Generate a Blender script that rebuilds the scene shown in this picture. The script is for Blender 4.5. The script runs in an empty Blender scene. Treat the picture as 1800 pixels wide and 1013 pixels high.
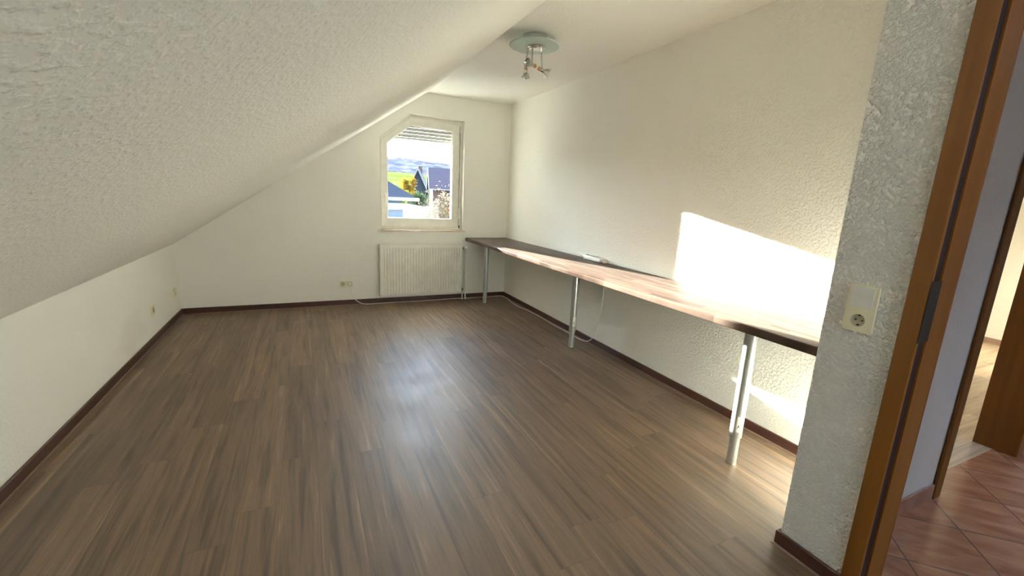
import bpy, bmesh, math, random
from mathutils import Vector, Matrix
random.seed(7)
sc = bpy.context.scene
COL = sc.collection
PI = math.pi

# ------------------------------------------------------------------ camera
YAW, PIT, ROL, CH = math.radians(25.552), math.radians(-11.783), math.radians(2.724), 1.302
fw = Vector((math.sin(YAW)*math.cos(PIT), math.cos(YAW)*math.cos(PIT), math.sin(PIT)))
r0 = Vector((math.cos(YAW), -math.sin(YAW), 0)); u0 = r0.cross(fw)
rt = math.cos(ROL)*r0 + math.sin(ROL)*u0
up = -math.sin(ROL)*r0 + math.cos(ROL)*u0
cd = bpy.data.cameras.new('camera'); cam = bpy.data.objects.new('camera', cd); COL.objects.link(cam)
M = Matrix((rt, up, -fw)).transposed().to_4x4(); M.translation = Vector((0, 0, CH))
cam.matrix_world = M
cd.sensor_width = 36; cd.lens = 765.5/1800*36; cd.clip_start = 0.02; cd.clip_end = 2000
sc.camera = cam

# ------------------------------------------------------------------ sky, sun, exposure
w = bpy.data.worlds.new('sky'); sc.world = w; w.use_nodes = True
nt = w.node_tree; nt.nodes.clear()
def wn(t): return nt.nodes.new(t)
out = wn('ShaderNodeOutputWorld'); bg = wn('ShaderNodeBackground'); tc = wn('ShaderNodeTexCoord')
sx = wn('ShaderNodeSeparateXYZ'); rmp = wn('ShaderNodeValToRGB')
nt.links.new(tc.outputs['Generated'], sx.inputs[0]); nt.links.new(sx.outputs['Z'], rmp.inputs[0])
cr = rmp.color_ramp
cr.elements[0].position = 0.0; cr.elements[0].color = (0.93, 0.97, 1.0, 1)
cr.elements[1].position = 0.75; cr.elements[1].color = (0.40, 0.56, 0.90, 1)
e = cr.elements.new(0.25); e.color = (0.80, 0.90, 1.0, 1)
# brighter haze around the sun
SUN = Vector((1, -4.2, -0.865)).normalized()          # direction the light travels
dp = wn('ShaderNodeVectorMath'); dp.operation = 'DOT_PRODUCT'; dp.inputs[1].default_value = tuple(-SUN)
nt.links.new(tc.outputs['Generated'], dp.inputs[0])
mx = wn('ShaderNodeMath'); mx.operation = 'MAXIMUM'; mx.inputs[1].default_value = 0
pw = wn('ShaderNodeMath'); pw.operation = 'POWER'; pw.inputs[1].default_value = 8
ml = wn('ShaderNodeMath'); ml.operation = 'MULTIPLY_ADD'; ml.inputs[1].default_value = 16.0; ml.inputs[2].default_value = 5.0
nt.links.new(dp.outputs['Value'], mx.inputs[0]); nt.links.new(mx.outputs[0], pw.inputs[0]); nt.links.new(pw.outputs[0], ml.inputs[0])
nt.links.new(rmp.outputs[0], bg.inputs[0]); nt.links.new(ml.outputs[0], bg.inputs[1]); nt.links.new(bg.outputs[0], out.inputs[0])

sl = bpy.data.lights.new('sun', 'SUN'); so = bpy.data.objects.new('sun', sl); COL.objects.link(so)
sl.energy = 90; sl.angle = math.radians(0.6); sl.color = (1.0, 0.985, 0.89)
so.rotation_euler = SUN.to_track_quat('-Z', 'Y').to_euler(); so.location = (-3, 20, 8)

sc.view_settings.view_transform = 'Standard'; sc.view_settings.look = 'None'
sc.view_settings.gamma = 1; sc.view_settings.use_curve_mapping = False
sc.view_settings.exposure = 1.1
sc.cycles.max_bounces = 16; sc.cycles.diffuse_bounces = 10; sc.cycles.glossy_bounces = 4
sc.cycles.transparent_max_bounces = 16; sc.cycles.sample_clamp_indirect = 8

# ------------------------------------------------------------------ materials
def new_mat(name):
    m = bpy.data.materials.new(name); m.use_nodes = True
    return m, m.node_tree, m.node_tree.nodes['Principled BSDF']
def plain(name, col, rough=0.5, metal=0.0, vary=0.06, scale=12, bump=0.0, bscale=200, spec=0.5):
    m, t, b = new_mat(name)
    n = t.nodes.new('ShaderNodeTexNoise'); n.inputs['Scale'].default_value = scale; n.inputs['Detail'].default_value = 3
    c = t.nodes.new('ShaderNodeTexCoord'); t.links.new(c.outputs['Object'], n.inputs['Vector'])
    r = t.nodes.new('ShaderNodeValToRGB')
    r.color_ramp.elements[0].position = 0.3; r.color_ramp.elements[1].position = 0.7
    r.color_ramp.elements[0].color = tuple(x*(1-vary) for x in col)+(1,); r.color_ramp.elements[1].color = tuple(min(1, x*(1+vary)) for x in col)+(1,)
    t.links.new(n.outputs['Fac'], r.inputs[0]); t.links.new(r.outputs[0], b.inputs['Base Color'])
    b.inputs['Roughness'].default_value = rough; b.inputs['Metallic'].default_value = metal
    b.inputs['Specular IOR Level'].default_value = spec
    if bump:
        n2 = t.nodes.new('ShaderNodeTexNoise'); n2.inputs['Scale'].default_value = bscale; n2.inputs['Detail'].default_value = 2
        t.links.new(c.outputs['Object'], n2.inputs['Vector'])
        bp = t.nodes.new('ShaderNodeBump'); bp.inputs['Strength'].default_value = bump; bp.inputs['Distance'].default_value = 0.002
        t.links.new(n2.outputs['Fac'], bp.inputs['Height']); t.links.new(bp.outputs[0], b.inputs['Normal'])
    return m
def plaster(name, col, dist=0.0035, scale=55.0, strength=1.0, r0_=.38, r1_=.74):
    m, t, b = new_mat(name); L = t.links
    c = t.nodes.new('ShaderNodeTexCoord')
    big = t.nodes.new('ShaderNodeTexNoise'); big.inputs['Scale'].default_value = 1.3; big.inputs['Detail'].default_value = 4
    L.new(c.outputs['Object'], big.inputs['Vector'])
    r = t.nodes.new('ShaderNodeValToRGB'); r.color_ramp.elements[0].position = .3; r.color_ramp.elements[1].position = .7
    r.color_ramp.elements[0].color = tuple(x*.97 for x in col)+(1,); r.color_ramp.elements[1].color = tuple(col)+(1,)
    L.new(big.outputs['Fac'], r.inputs[0]); L.new(r.outputs[0], b.inputs['Base Color'])
    n = t.nodes.new('ShaderNodeTexNoise'); n.inputs['Scale'].default_value = scale; n.inputs['Detail'].default_value = 2.5; n.inputs['Roughness'].default_value = .5; n.inputs['Distortion'].default_value = .15
    L.new(c.outputs['Object'], n.inputs['Vector'])
    r2 = t.nodes.new('ShaderNodeValToRGB'); r2.color_ramp.interpolation = 'EASE'
    r2.color_ramp.elements[0].position = r0_; r2.color_ramp.elements[1].position = r1_
    L.new(n.outputs['Fac'], r2.inputs[0])
    bp = t.nodes.new('ShaderNodeBump'); bp.inputs['Strength'].default_value = strength; bp.inputs['Distance'].default_value = dist
    L.new(r2.outputs[0], bp.inputs['Height']); L.new(bp.outputs[0], b.inputs['Normal'])
    b.inputs['Roughness'].default_value = .85; b.inputs['Specular IOR Level'].default_value = .25
    return m
XL0 = -1.1676
WALLC = (0.90, 0.885, 0.815)
m_wall = plaster('wall_plaster', WALLC, 0.0020, 75)
m_wall_smooth = plaster('wall_plaster_painted', WALLC, 0.0007, 60)
def stain(m, centre, radii, colour, amount):
    t = m.node_tree; L = t.links; N = t.nodes.new; b = t.nodes['Principled BSDF']
    src = b.inputs['Base Color'].links[0].from_socket
    c = N('ShaderNodeTexCoord'); mp = N('ShaderNodeMapping'); mp.vector_type = 'TEXTURE'; mp.inputs['Location'].default_value = centre; mp.inputs['Scale'].default_value = radii
    L.new(c.outputs['Object'], mp.inputs['Vector'])
    n = N('ShaderNodeTexNoise'); n.inputs['Scale'].default_value = 1.6; n.inputs['Detail'].default_value = 4; L.new(mp.outputs[0], n.inputs['Vector'])
    ln = N('ShaderNodeVectorMath'); ln.operation = 'LENGTH'; L.new(mp.outputs[0], ln.inputs[0])
    ad = N('ShaderNodeMath'); ad.operation = 'MULTIPLY_ADD'; ad.inputs[1].default_value = 1.1; L.new(n.outputs['Fac'], ad.inputs[0]); L.new(ln.outputs['Value'], ad.inputs[2])
    r = N('ShaderNodeMapRange'); L.new(ad.outputs[0], r.inputs['Value']); r.inputs['From Min'].default_value = 1.05; r.inputs['From Max'].default_value = 1.5; r.inputs['To Min'].default_value = amount; r.inputs['To Max'].default_value = 0
    mi = N('ShaderNodeMixRGB'); L.new(r.outputs[0], mi.inputs[0]); L.new(src, mi.inputs[1]); mi.inputs[2].default_value = colour+(1,); L.new(mi.outputs[0], b.inputs['Base Color'])
m_knee = plaster('knee_wall_plaster', WALLC, 0.0007, 60)
stain(m_knee, (XL0, 3.88, .20), (.3, .34, .16), (.62, .52, .45), .20)
m_slope = plaster('slope_plaster', WALLC, 0.0013, 75)
m_pillar = plaster('rough_plaster', WALLC, 0.0095, 110, 1.0, .38, .72)
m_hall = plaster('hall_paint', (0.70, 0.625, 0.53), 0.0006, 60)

def wood_planks(name, cols, pw_, pl_, rough=0.35, along='Y', grain=1.0, gap=0.0016, off=(0,0,0), seed=0.0, bumpd=.0006, spec=.5):
    m, t, b = new_mat(name); L = t.links; N = t.nodes.new
    c = N('ShaderNodeTexCoord'); mp = N('ShaderNodeMapping'); mp.vector_type = 'POINT'
    mp.inputs['Rotation'].default_value = (0, 0, PI/2 if along == 'Y' else 0); mp.inputs['Location'].default_value = off
    L.new(c.outputs['Object'], mp.inputs['Vector'])
    sp_ = N('ShaderNodeSeparateXYZ'); L.new(mp.outputs[0], sp_.inputs[0])
    dv = N('ShaderNodeMath'); dv.operation = 'DIVIDE'; dv.inputs[1].default_value = pw_; L.new(sp_.outputs['Y'], dv.inputs[0])
    fl = N('ShaderNodeMath'); fl.operation = 'FLOOR'; L.new(dv.outputs[0], fl.inputs[0])
    wn_ = N('ShaderNodeTexWhiteNoise'); wn_.noise_dimensions = '1D'; L.new(fl.outputs[0], wn_.inputs['W'])
    xs = N('ShaderNodeMath'); xs.operation = 'MULTIPLY_ADD'; xs.inputs[1].default_value = pl_*3; L.new(wn_.outputs['Value'], xs.inputs[0]); L.new(sp_.outputs['X'], xs.inputs[2])
    cmb = N('ShaderNodeCombineXYZ'); L.new(xs.outputs[0], cmb.inputs['X']); L.new(sp_.outputs['Y'], cmb.inputs['Y'])
    br = N('ShaderNodeTexBrick'); L.new(cmb.outputs[0], br.inputs['Vector'])
    br.inputs['Scale'].default_value = 1; br.inputs['Brick Width'].default_value = pl_; br.inputs['Row Height'].default_value = pw_
    br.inputs['Mortar Size'].default_value = gap/2; br.inputs['Mortar Smooth'].default_value = .2
    br.inputs['Color1'].default_value = (0, 0, 0, 1); br.inputs['Color2'].default_value = (1, 1, 1, 1); br.inputs['Mortar'].default_value = (.5, .5, .5, 1)
    br.offset = 0
    sh = N('ShaderNodeVectorMath'); sh.operation = 'MULTIPLY_ADD'
    sc1 = N('ShaderNodeVectorMath'); sc1.operation = 'MULTIPLY'; sc1.inputs[1].default_value = (1.5, 30, 1)
    L.new(mp.outputs[0], sc1.inputs[0])
    L.new(br.outputs['Color'], sh.inputs[0]); sh.inputs[1].default_value = (37.0, 53.0, 11.0); L.new(sc1.outputs[0], sh.inputs[2])
    n1 = N('ShaderNodeTexNoise'); n1.inputs['Scale'].default_value = 1; n1.inputs['Detail'].default_value = 5; n1.inputs['Roughness'].default_value = .55; n1.inputs['Distortion'].default_value = .5
    L.new(sh.outputs[0], n1.inputs['Vector'])
    sc2 = N('ShaderNodeVectorMath'); sc2.operation = 'MULTIPLY'; sc2.inputs[1].default_value = (5, 9, 1); L.new(sh.outputs[0], sc2.inputs[0])
    n2 = N('ShaderNodeTexNoise'); n2.inputs['Scale'].default_value = 1; n2.inputs['Detail'].default_value = 3; L.new(sc2.outputs[0], n2.inputs['Vector'])
    r = N('ShaderNodeValToRGB'); L.new(n1.outputs['Fac'], r.inputs[0])
    els = r.color_ramp.elements
    els[0].position = .33; els[0].color = cols[0]+(1,); els[1].position = .72; els[1].color = cols[2]+(1,)
    e_ = els.new(.50); e_.color = cols[1]+(1,); e_ = els.new(.60); e_.color = tuple(x*1.1 for x in cols[1])+(1,)
    # per-plank tone
    pt = N('ShaderNodeMapRange'); L.new(br.outputs['Color'], pt.inputs['Value']); pt.inputs['To Min'].default_value = .80; pt.inputs['To Max'].default_value = 1.18
    fg = N('ShaderNodeMapRange'); L.new(n2.outputs['Fac'], fg.inputs['Value']); fg.inputs['From Min'].default_value = .3; fg.inputs['From Max'].default_value = .7
    fg.inputs['To Min'].default_value = 1-.16*grain; fg.inputs['To Max'].default_value = 1+.16*grain
    mu = N('ShaderNodeMath'); mu.operation = 'MULTIPLY'; L.new(pt.outputs[0], mu.inputs[0]); L.new(fg.outputs[0], mu.inputs[1])
    gp = N('ShaderNodeMapRange'); L.new(br.outputs['Fac'], gp.inputs['Value']); gp.inputs['To Min'].default_value = 1; gp.inputs['To Max'].default_value = .45
    mu2 = N('ShaderNodeMath'); mu2.operation = 'MULTIPLY'; L.new(mu.outputs[0], mu2.inputs[0]); L.new(gp.outputs[0], mu2.inputs[1])
    vm = N('ShaderNodeVectorMath'); vm.operation = 'SCALE'; L.new(r.outputs[0], vm.inputs[0]); L.new(mu2.outputs[0], vm.inputs['Scale'])
    L.new(vm.outputs[0], b.inputs['Base Color'])
    nr = N('ShaderNodeTexNoise'); nr.inputs['Scale'].default_value = 3.5; nr.inputs['Detail'].default_value = 4; L.new(c.outputs['Object'], nr.inputs['Vector'])
    rr = N('ShaderNodeMapRange'); L.new(nr.outputs['Fac'], rr.inputs['Value']); rr.inputs['From Min'].default_value = .3; rr.inputs['From Max'].default_value = .7
    rr.inputs['To Min'].default_value = rough-.04; rr.inputs['To Max'].default_value = rough+.05
    L.new(rr.outputs[0], b.inputs['Roughness']); b.inputs['Specular IOR Level'].default_value = spec
    nb = N('ShaderNodeTexNoise'); nb.inputs['Scale'].default_value = 260; nb.inputs['Detail'].default_value = 2; L.new(c.outputs['Object'], nb.inputs['Vector'])
    ma = N('ShaderNodeMath'); ma.operation = 'MULTIPLY_ADD'; L.new(br.outputs['Fac'], ma.inputs[0]); ma.inputs[1].default_value = -1.5; L.new(nb.outputs['Fac'], ma.inputs[2])
    bp = N('ShaderNodeBump'); bp.inputs['Strength'].default_value = .5; bp.inputs['Distance'].default_value = bumpd
    L.new(ma.outputs[0], bp.inputs['Height']); L.new(bp.outputs[0], b.inputs['Normal'])
    return m
m_floor = wood_planks('laminate_floor', [(0.088, 0.050, 0.028), (0.168, 0.103, 0.058), (0.29, 0.192, 0.108)], 0.152, 1.25, rough=.47, off=(0.3, 0.0, 0), spec=1.0)
m_desk = wood_planks('desk_laminate', [(0.042, 0.027, 0.021), (0.082, 0.056, 0.044), (0.155, 0.112, 0.088)], 0.05, 0.45, rough=.30, grain=1.2, gap=.0002, bumpd=.0002, spec=.1)
def satin(m, k, rough):
    t = m.node_tree; b = t.nodes['Principled BSDF']; src = b.inputs['Base Color'].links[0].from_socket
    d = t.nodes.new('ShaderNodeBsdfDiffuse'); g = t.nodes.new('ShaderNodeBsdfGlossy'); mxx = t.nodes.new('ShaderNodeMixShader')
    t.links.new(src, d.inputs[0]); g.inputs['Roughness'].default_value = rough; fr_ = t.nodes.new('ShaderNodeFresnel'); fr_.inputs[0].default_value = k; t.links.new(fr_.outputs[0], mxx.inputs[0])
    o_ = [x for x in t.nodes if x.type == 'OUTPUT_MATERIAL'][0]
    t.links.new(d.outputs[0], mxx.inputs[1]); t.links.new(g.outputs[0], mxx.inputs[2]); t.links.new(mxx.outputs[0], o_.inputs[0])
satin(m_desk, 1.05, .32)
m_floor2 = wood_planks('light_plank_floor', [(0.33, 0.24, 0.15), (0.48, 0.37, 0.25), (0.6, 0.48, 0.34)], 0.19, 1.2, rough=.3, along='X')

def grained(name, c0, c1, rough=.35, sc3=(30, 30, 1.2)):
    m, t, b = new_mat(name); L = t.links; N = t.nodes.new
    c = N('ShaderNodeTexCoord'); mp = N('ShaderNodeMapping'); mp.inputs['Scale'].default_value = sc3; L.new(c.outputs['Object'], mp.inputs['Vector'])
    n = N('ShaderNodeTexNoise'); n.inputs['Scale'].default_value = 1; n.inputs['Detail'].default_value = 5; L.new(mp.outputs[0], n.inputs['Vector'])
    r = N('ShaderNodeValToRGB'); r.color_ramp.elements[0].position = .3; r.color_ramp.elements[1].position = .7
    r.color_ramp.elements[0].color = c0+(1,); r.color_ramp.elements[1].color = c1+(1,)
    L.new(n.outputs['Fac'], r.inputs[0]); L.new(r.outputs[0], b.inputs['Base Color']); b.inputs['Roughness'].default_value = rough
    return m
m_door = grained('orange_door_veneer', (0.165, 0.056, 0.005), (0.225, 0.083, 0.008), .38)
m_seal = plain('dark_door_seal', (0.016, 0.004, 0.003), .6)
m_base = grained('baseboard_veneer', (0.045, 0.017, 0.012), (0.085, 0.033, 0.022), .38, (30, 3, 60))
m_lip = plain('baseboard_lip', (0.30, 0.20, 0.15), .4)

def tiles():
    m, t, b = new_mat('terracotta_tiles'); L = t.links; N = t.nodes.new
    c = N('ShaderNodeTexCoord'); mp = N('ShaderNodeMapping'); mp.vector_type = 'POINT'
    mp.inputs['Rotation'].default_value = (0, 0, PI/4)
    # grout lines measured at x-y = 1.845 and x+y = 3.10
    a = .302
    mp.inputs['Location'].default_value = (-(1.845/math.sqrt(2)) % a, -(3.10/math.sqrt(2)) % a, 0)
    L.new(c.outputs['Object'], mp.inputs['Vector'])
    br = N('ShaderNodeTexBrick'); L.new(mp.outputs[0], br.inputs['Vector']); br.offset = 0; br.squash = 1
    br.inputs['Scale'].default_value = 1; br.inputs['Brick Width'].default_value = a; br.inputs['Row Height'].default_value = a
    br.inputs['Mortar Size'].default_value = .0035; br.inputs['Mortar Smooth'].default_value = .3
    br.inputs['Color1'].default_value = (0, 0, 0, 1); br.inputs['Color2'].default_value = (1, 1, 1, 1)
    sh = N('ShaderNodeVectorMath'); sh.operation = 'MULTIPLY_ADD'; L.new(br.outputs['Color'], sh.inputs[0]); sh.inputs[1].default_value = (9, 7, 3)
    s2 = N('ShaderNodeVectorMath'); s2.operation = 'MULTIPLY'; s2.inputs[1].default_value = (4, 11, 1); L.new(mp.outputs[0], s2.inputs[0]); L.new(s2.outputs[0], sh.inputs[2])
    n = N('ShaderNodeTexNoise'); n.inputs['Scale'].default_value = 1; n.inputs['Detail'].default_value = 4; n.inputs['Distortion'].default_value = 1; L.new(sh.outputs[0], n.inputs['Vector'])
    r = N('ShaderNodeValToRGB'); r.color_ramp.elements[0].position = .3; r.color_ramp.elements[1].position = .72
    r.color_ramp.elements[0].color = (0.26, 0.105, 0.050, 1); r.color_ramp.elements[1].color = (0.44, 0.215, 0.115, 1)
    L.new(n.outputs['Fac'], r.inputs[0])
    mi = N('ShaderNodeMixRGB'); L.new(br.outputs['Fac'], mi.inputs[0]); L.new(r.outputs[0], mi.inputs[1]); mi.inputs[2].default_value = (0.13, 0.08, 0.06, 1)
    L.new(mi.outputs[0], b.inputs['Base Color']); b.inputs['Roughness'].default_value = .20
    nb = N('ShaderNodeTexNoise'); nb.inputs['Scale'].default_value = 9; nb.inputs['Detail'].default_value = 5; L.new(c.outputs['Object'], nb.inputs['Vector'])
    ma = N('ShaderNodeMath'); ma.operation = 'MULTIPLY_ADD'; L.new(br.outputs['Fac'], ma.inputs[0]); ma.inputs[1].default_value = -1; L.new(nb.outputs['Fac'], ma.inputs[2])
    bp = N('ShaderNodeBump'); bp.inputs['Strength'].default_value = .35; bp.inputs['Distance'].default_value = .002
    L.new(ma.outputs[0], bp.inputs['Height']); L.new(bp.outputs[0], b.inputs['Normal'])
    return m
m_tile = tiles()
m_tileskirt = plain('tile_skirting', (0.36, 0.18, 0.12), .25, vary=.2, scale=9)
m_pvc = plain('white_window_plastic', (0.78, 0.76, 0.68), .35)
m_pvc_dark = plain('grey_gasket', (0.10, 0.095, 0.08), .6)
m_belt = plain('shutter_belt_grey', (0.33, 0.31, 0.26), .8)
m_slat = plain('shutter_slat', (0.075, 0.071, 0.06), .6)
m_sill = plain('pinkish_marble', (0.62, 0.50, 0.42), .25, vary=.18, scale=14)
m_rad = plain('radiator_enamel', (0.84, 0.82, 0.73), .32)
m_radin = plain('radiator_inside', (0.55, 0.53, 0.47), .5)
m_pipe = plain('white_painted_pipe', (0.80, 0.77, 0.68), .4)
m_steel = plain('satin_steel', (0.62, 0.64, 0.61), .24, metal=1, vary=.03)
m_steelp = plain('grey_lacquered_tube', (0.52, 0.53, 0.51), .3, metal=.7, vary=.03)
m_chrome = plain('brushed_chrome', (0.72, 0.70, 0.64), .18, metal=1, vary=.03)
m_copper = plain('copper_socket', (0.62, 0.30, 0.13), .4, metal=.4, vary=.1)
m_black = plain('black', (0.02, 0.02, 0.02), .5)
m_cream = plain('cream_plastic', (0.78, 0.72, 0.52), .35)
m_ivory = plain('switch_rocker_plastic', (0.74, 0.72, 0.67), .3)
m_hole = plain('socket_well', (0.50, 0.47, 0.34), .4)
m_white = plain('white_plastic', (0.84, 0.84, 0.80), .35)
m_beigeplug = plain('beige_plug', (0.62, 0.50, 0.42), .45)
m_label = plain('paper_label', (0.83, 0.82, 0.74), .6)
m_cable = plain('white_cable', (0.82, 0.80, 0.76), .4)

def glassmat(name, tint=(1, 1, 1), refl=0.06):
    m = bpy.data.materials.new(name); m.use_nodes = True; t = m.node_tree; t.nodes.clear()
    o = t.nodes.new('ShaderNodeOutputMaterial'); tr = t.nodes.new('ShaderNodeBsdfTransparent'); gl = t.nodes.new('ShaderNodeBsdfGlossy')
    fr = t.nodes.new('ShaderNodeFresnel'); fr.inputs[0].default_value = 1.45; mxs = t.nodes.new('ShaderNodeMixShader')
    tr.inputs[0].default_value = tuple(tint)+(1,); gl.inputs['Roughness'].default_value = .02
    t.links.new(fr.outputs[0], mxs.inputs[0]); t.links.new(tr.outputs[0], mxs.inputs[1]); t.links.new(gl.outputs[0], mxs.inputs[2]); t.links.new(mxs.outputs[0], o.inputs[0])
    return m
m_glass = glassmat('window_glass', (.96, .98, .97))
def frosted():
    m, t, b = new_mat('frosted_glass')
    b.inputs['Base Color'].default_value = (.62, .72, .64, 1); b.inputs['Roughness'].default_value = .35
    b.inputs['Transmission Weight'].default_value = .45; b.inputs['IOR'].default_value = 1.45
    return m
m_frost = frosted()

# ------------------------------------------------------------------ mesh helpers
def link(name, me, m, parent=None, smooth=False):
    o = bpy.data.objects.new(name, me); COL.objects.link(o)
    for mm in (m if isinstance(m, (list, tuple)) else [m]): me.materials.append(mm)
    if parent is not None: o.parent = parent
    if smooth:
        for p in me.polygons: p.use_smooth = True
        try: me.set_sharp_from_angle(angle=math.radians(35))
        except Exception: pass
    return o
def obj(name, bm, m, parent=None, smooth=False, loc=None):
    bmesh.ops.recalc_face_normals(bm, faces=bm.faces)
    me = bpy.data.meshes.new(name)
    if loc is not None:
        bmesh.ops.translate(bm, verts=bm.verts, vec=-Vector(loc))
    bm.to_mesh(me); bm.free()
    o = link(name, me, m, parent, smooth)
    if loc is not None: o.location = loc
    return o
def box(bm, x0, x1, y0, y1, z0, z1, bev=0.0, mi=0, seg=2):
    r = bmesh.ops.create_cube(bm, size=1)
    vs = r['verts']
    for v in vs:
        v.co = Vector(((x0+x1)/2+v.co.x*(x1-x0), (y0+y1)/2+v.co.y*(y1-y0), (z0+z1)/2+v.co.z*(z1-z0)))
    fs = set(f for v in vs for f in v.link_faces)
    for f in fs: f.material_index = mi
    if bev:
        es = list(set(e for f in fs for e in f.edges))
        bmesh.ops.bevel(bm, geom=es, offset=bev, segments=seg, affect='EDGES', profile=.5)
def B(*a, **k):
    bm = bmesh.new(); box(bm, *a, **k); return bm
def lathe(bm, prof, org=(0, 0, 0), axis=(0, 0, 1), n=32, cap=True):
    q = Vector(axis).normalized().to_track_quat('Z', 'Y'); org = Vector(org); rings = []
    for r, h in prof:
        rings.append([bm.verts.new(org+q@Vector((r*math.cos(2*PI*i/n), r*math.sin(2*PI*i/n), h))) for i in range(n)])
    for a, b in zip(rings, rings[1:]):
        for i in range(n):
            j = (i+1) % n; bm.faces.new((a[i], a[j], b[j], b[i]))
    if cap:
        bm.faces.new(rings[0][::-1]); bm.faces.new(rings[-1])
def tube(bm, pts, r, n=10, smooth_n=0):
    P = [Vector(p) for p in pts]
    if smooth_n:
        Q = []
        for i in range(len(P)-1):
            p0 = P[max(i-1, 0)]; p1 = P[i]; p2 = P[i+1]; p3 = P[min(i+2, len(P)-1)]
            for k in range(smooth_n):
                t = k/smooth_n
                Q.append(.5*((2*p1)+(-p0+p2)*t+(2*p0-5*p1+4*p2-p3)*t*t+(-p0+3*p1-3*p2+p3)*t**3))
        Q.append(P[-1]); P = Q
    rings = []; prev = None
    for i, p in enumerate(P):
        d = (P[min(i+1, len(P)-1)]-P[max(i-1, 0)]).normalized()
        if prev is None:
            a = d.orthogonal().normalized()
        else:
            a = (prev-d*prev.dot(d)).normalized()
        prev = a; b = d.cross(a)
        rings.append([bm.verts.new(p+r*(a*math.cos(2*PI*k/n)+b*math.sin(2*PI*k/n))) for k in range(n)])
    for a, b in zip(rings, rings[1:]):
        for k in range(n):
            j = (k+1) % n; bm.faces.new((a[k], a[j], b[j], b[k]))
    bm.faces.new(rings[0][::-1]); bm.faces.new(rings[-1])
def extr(bm, loop, d0, d1, fn, holes=(), mi=0):
    """polygon (u,v) loop with holes extruded from depth d0 to d1; fn(u,v,d)->xyz"""
    sides = []
    for d in (d0, d1):
        es = []; rec = []
        for lp in [loop]+list(holes):
            vs = [bm.verts.new(fn(u, v, d)) for u, v in lp]
            rec.append(vs)
            for i in range(len(vs)): es.append(bm.edges.new((vs[i], vs[(i+1) % len(vs)])))
        g = bmesh.ops.triangle_fill(bm, use_beauty=True, edges=es)
        for f in g['geom']:
            if isinstance(f, bmesh.types.BMFace): f.material_index = mi
        sides.append(rec)
    for a, b in zip(sides[0], sides[1]):
        for i in range(len(a)):
            j = (i+1) % len(a); f = bm.faces.new((a[i], a[j], b[j], b[i])); f.material_index = mi
XZ = lambda u, v, d: (u, d, v)
YZ = lambda u, v, d: (d, u, v)
XY = lambda u, v, d: (u, v, d)
def empty(name, loc, rz=0):
    o = bpy.data.objects.new(name, None); COL.objects.link(o); o.location = loc; o.rotation_euler = (0, 0, rz); o.empty_display_size = .1
    return o
def tag(o, label, cat, group=None, kind=None):
    o['label'] = label; o['category'] = cat
    if group: o['group'] = group
    if kind: o['kind'] = kind
    return o
def struct(o, label=None, cat=None):
    o['kind'] = 'structure'
    if label: o['label'] = label
    if cat: o['category'] = cat
    return o
def child(name, bm, m, parent, smooth=False):
    """mesh given in world coordinates, parented to an unrotated Empty"""
    bmesh.ops.translate(bm, verts=bm.verts, vec=-parent_origin(parent))
    return obj(name, bm, m, parent, smooth)
def parent_origin(p):
    v = Vector((0, 0, 0))
    while p is not None:
        v += p.location; p = p.parent
    return v

# ------------------------------------------------------------------ room dimensions
XL, XR, YB, H, ZK, XS = -1.1676, 2.3636, 5.2028, 2.4077, 0.7056, 1.2978
XP, YP, YH, YN = 1.650, 0.876, 0.785, -1.60      # door wall plane, its far corner, hall wall, near wall
sn, cs = (H-ZK), (XS-XL); sl_ = math.hypot(sn, cs); nx, nz = -sn/sl_, cs/sl_   # outward normal of the slope

# floor
struct(obj('floor', B(XL-.2, XR+.10, YN-.1, YB+.1, -.12, 0), m_floor), 'dark brown plank laminate floor of the attic room', 'floor')
bm = bmesh.new(); box(bm, 1.70, 6.9, YN-.1, YH+.08, -.12, .001)
struct(obj('floor.001', bm, m_tile), 'terracotta tiled hallway floor laid diagonally', 'floor')
struct(obj('floor.002', B(XR+.10, 6.9, YH+.08, YB+.1, -.12, .002), m_floor2), 'light plank floor of the room beyond the hallway', 'floor')
# ceiling
def slabpoly(bm, pts, y0, y1): extr(bm, pts, y0, y1, XZ)
bm = bmesh.new(); slabpoly(bm, [(XS, H), (XR+.1, H), (XR+.1, H+.2), (XS-.07, H+.2)], YN-.1, YB+.3)
struct(obj('ceiling', bm, m_wall), 'flat plastered ceiling strip', 'ceiling')
T = .2
bm = bmesh.new(); slabpoly(bm, [(XS, H), (XL-.001, ZK), (XL-.25, ZK-.17), (XL-.25-.10, ZK+.03), (XS-.07, H+.2)], YN-.1, YB+.3)
struct(obj('ceiling_slope', bm, m_slope), 'long sloping plastered attic ceiling', 'ceiling')
# knee wall
struct(obj('wall_left', B(XL-.2, XL, YN-.1, YB+.05, 0, ZK+.0), m_knee), 'low white knee wall under the slope', 'wall')
# gable wall with window
WIN = [(.778, .868), (1.768, .868), (1.768, 2.150), (1.128, 2.172), (.778, 1.888)]
bm = bmesh.new()
extr(bm, [(XL-.2, 0), (XR+.05, 0), (XR+.05, H+.15), (XS-.05, H+.15), (XL-.2, ZK)], YB, YB+.33, XZ, [WIN])
struct(obj('wall_back', bm, m_wall_smooth), 'white gable wall with the window', 'wall')
# right wall
struct(obj('wall_right', B(XR, XR+.096, YH+.02, YB, 0, H+.05), m_wall), 'long white plastered wall behind the desk', 'wall')
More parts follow.
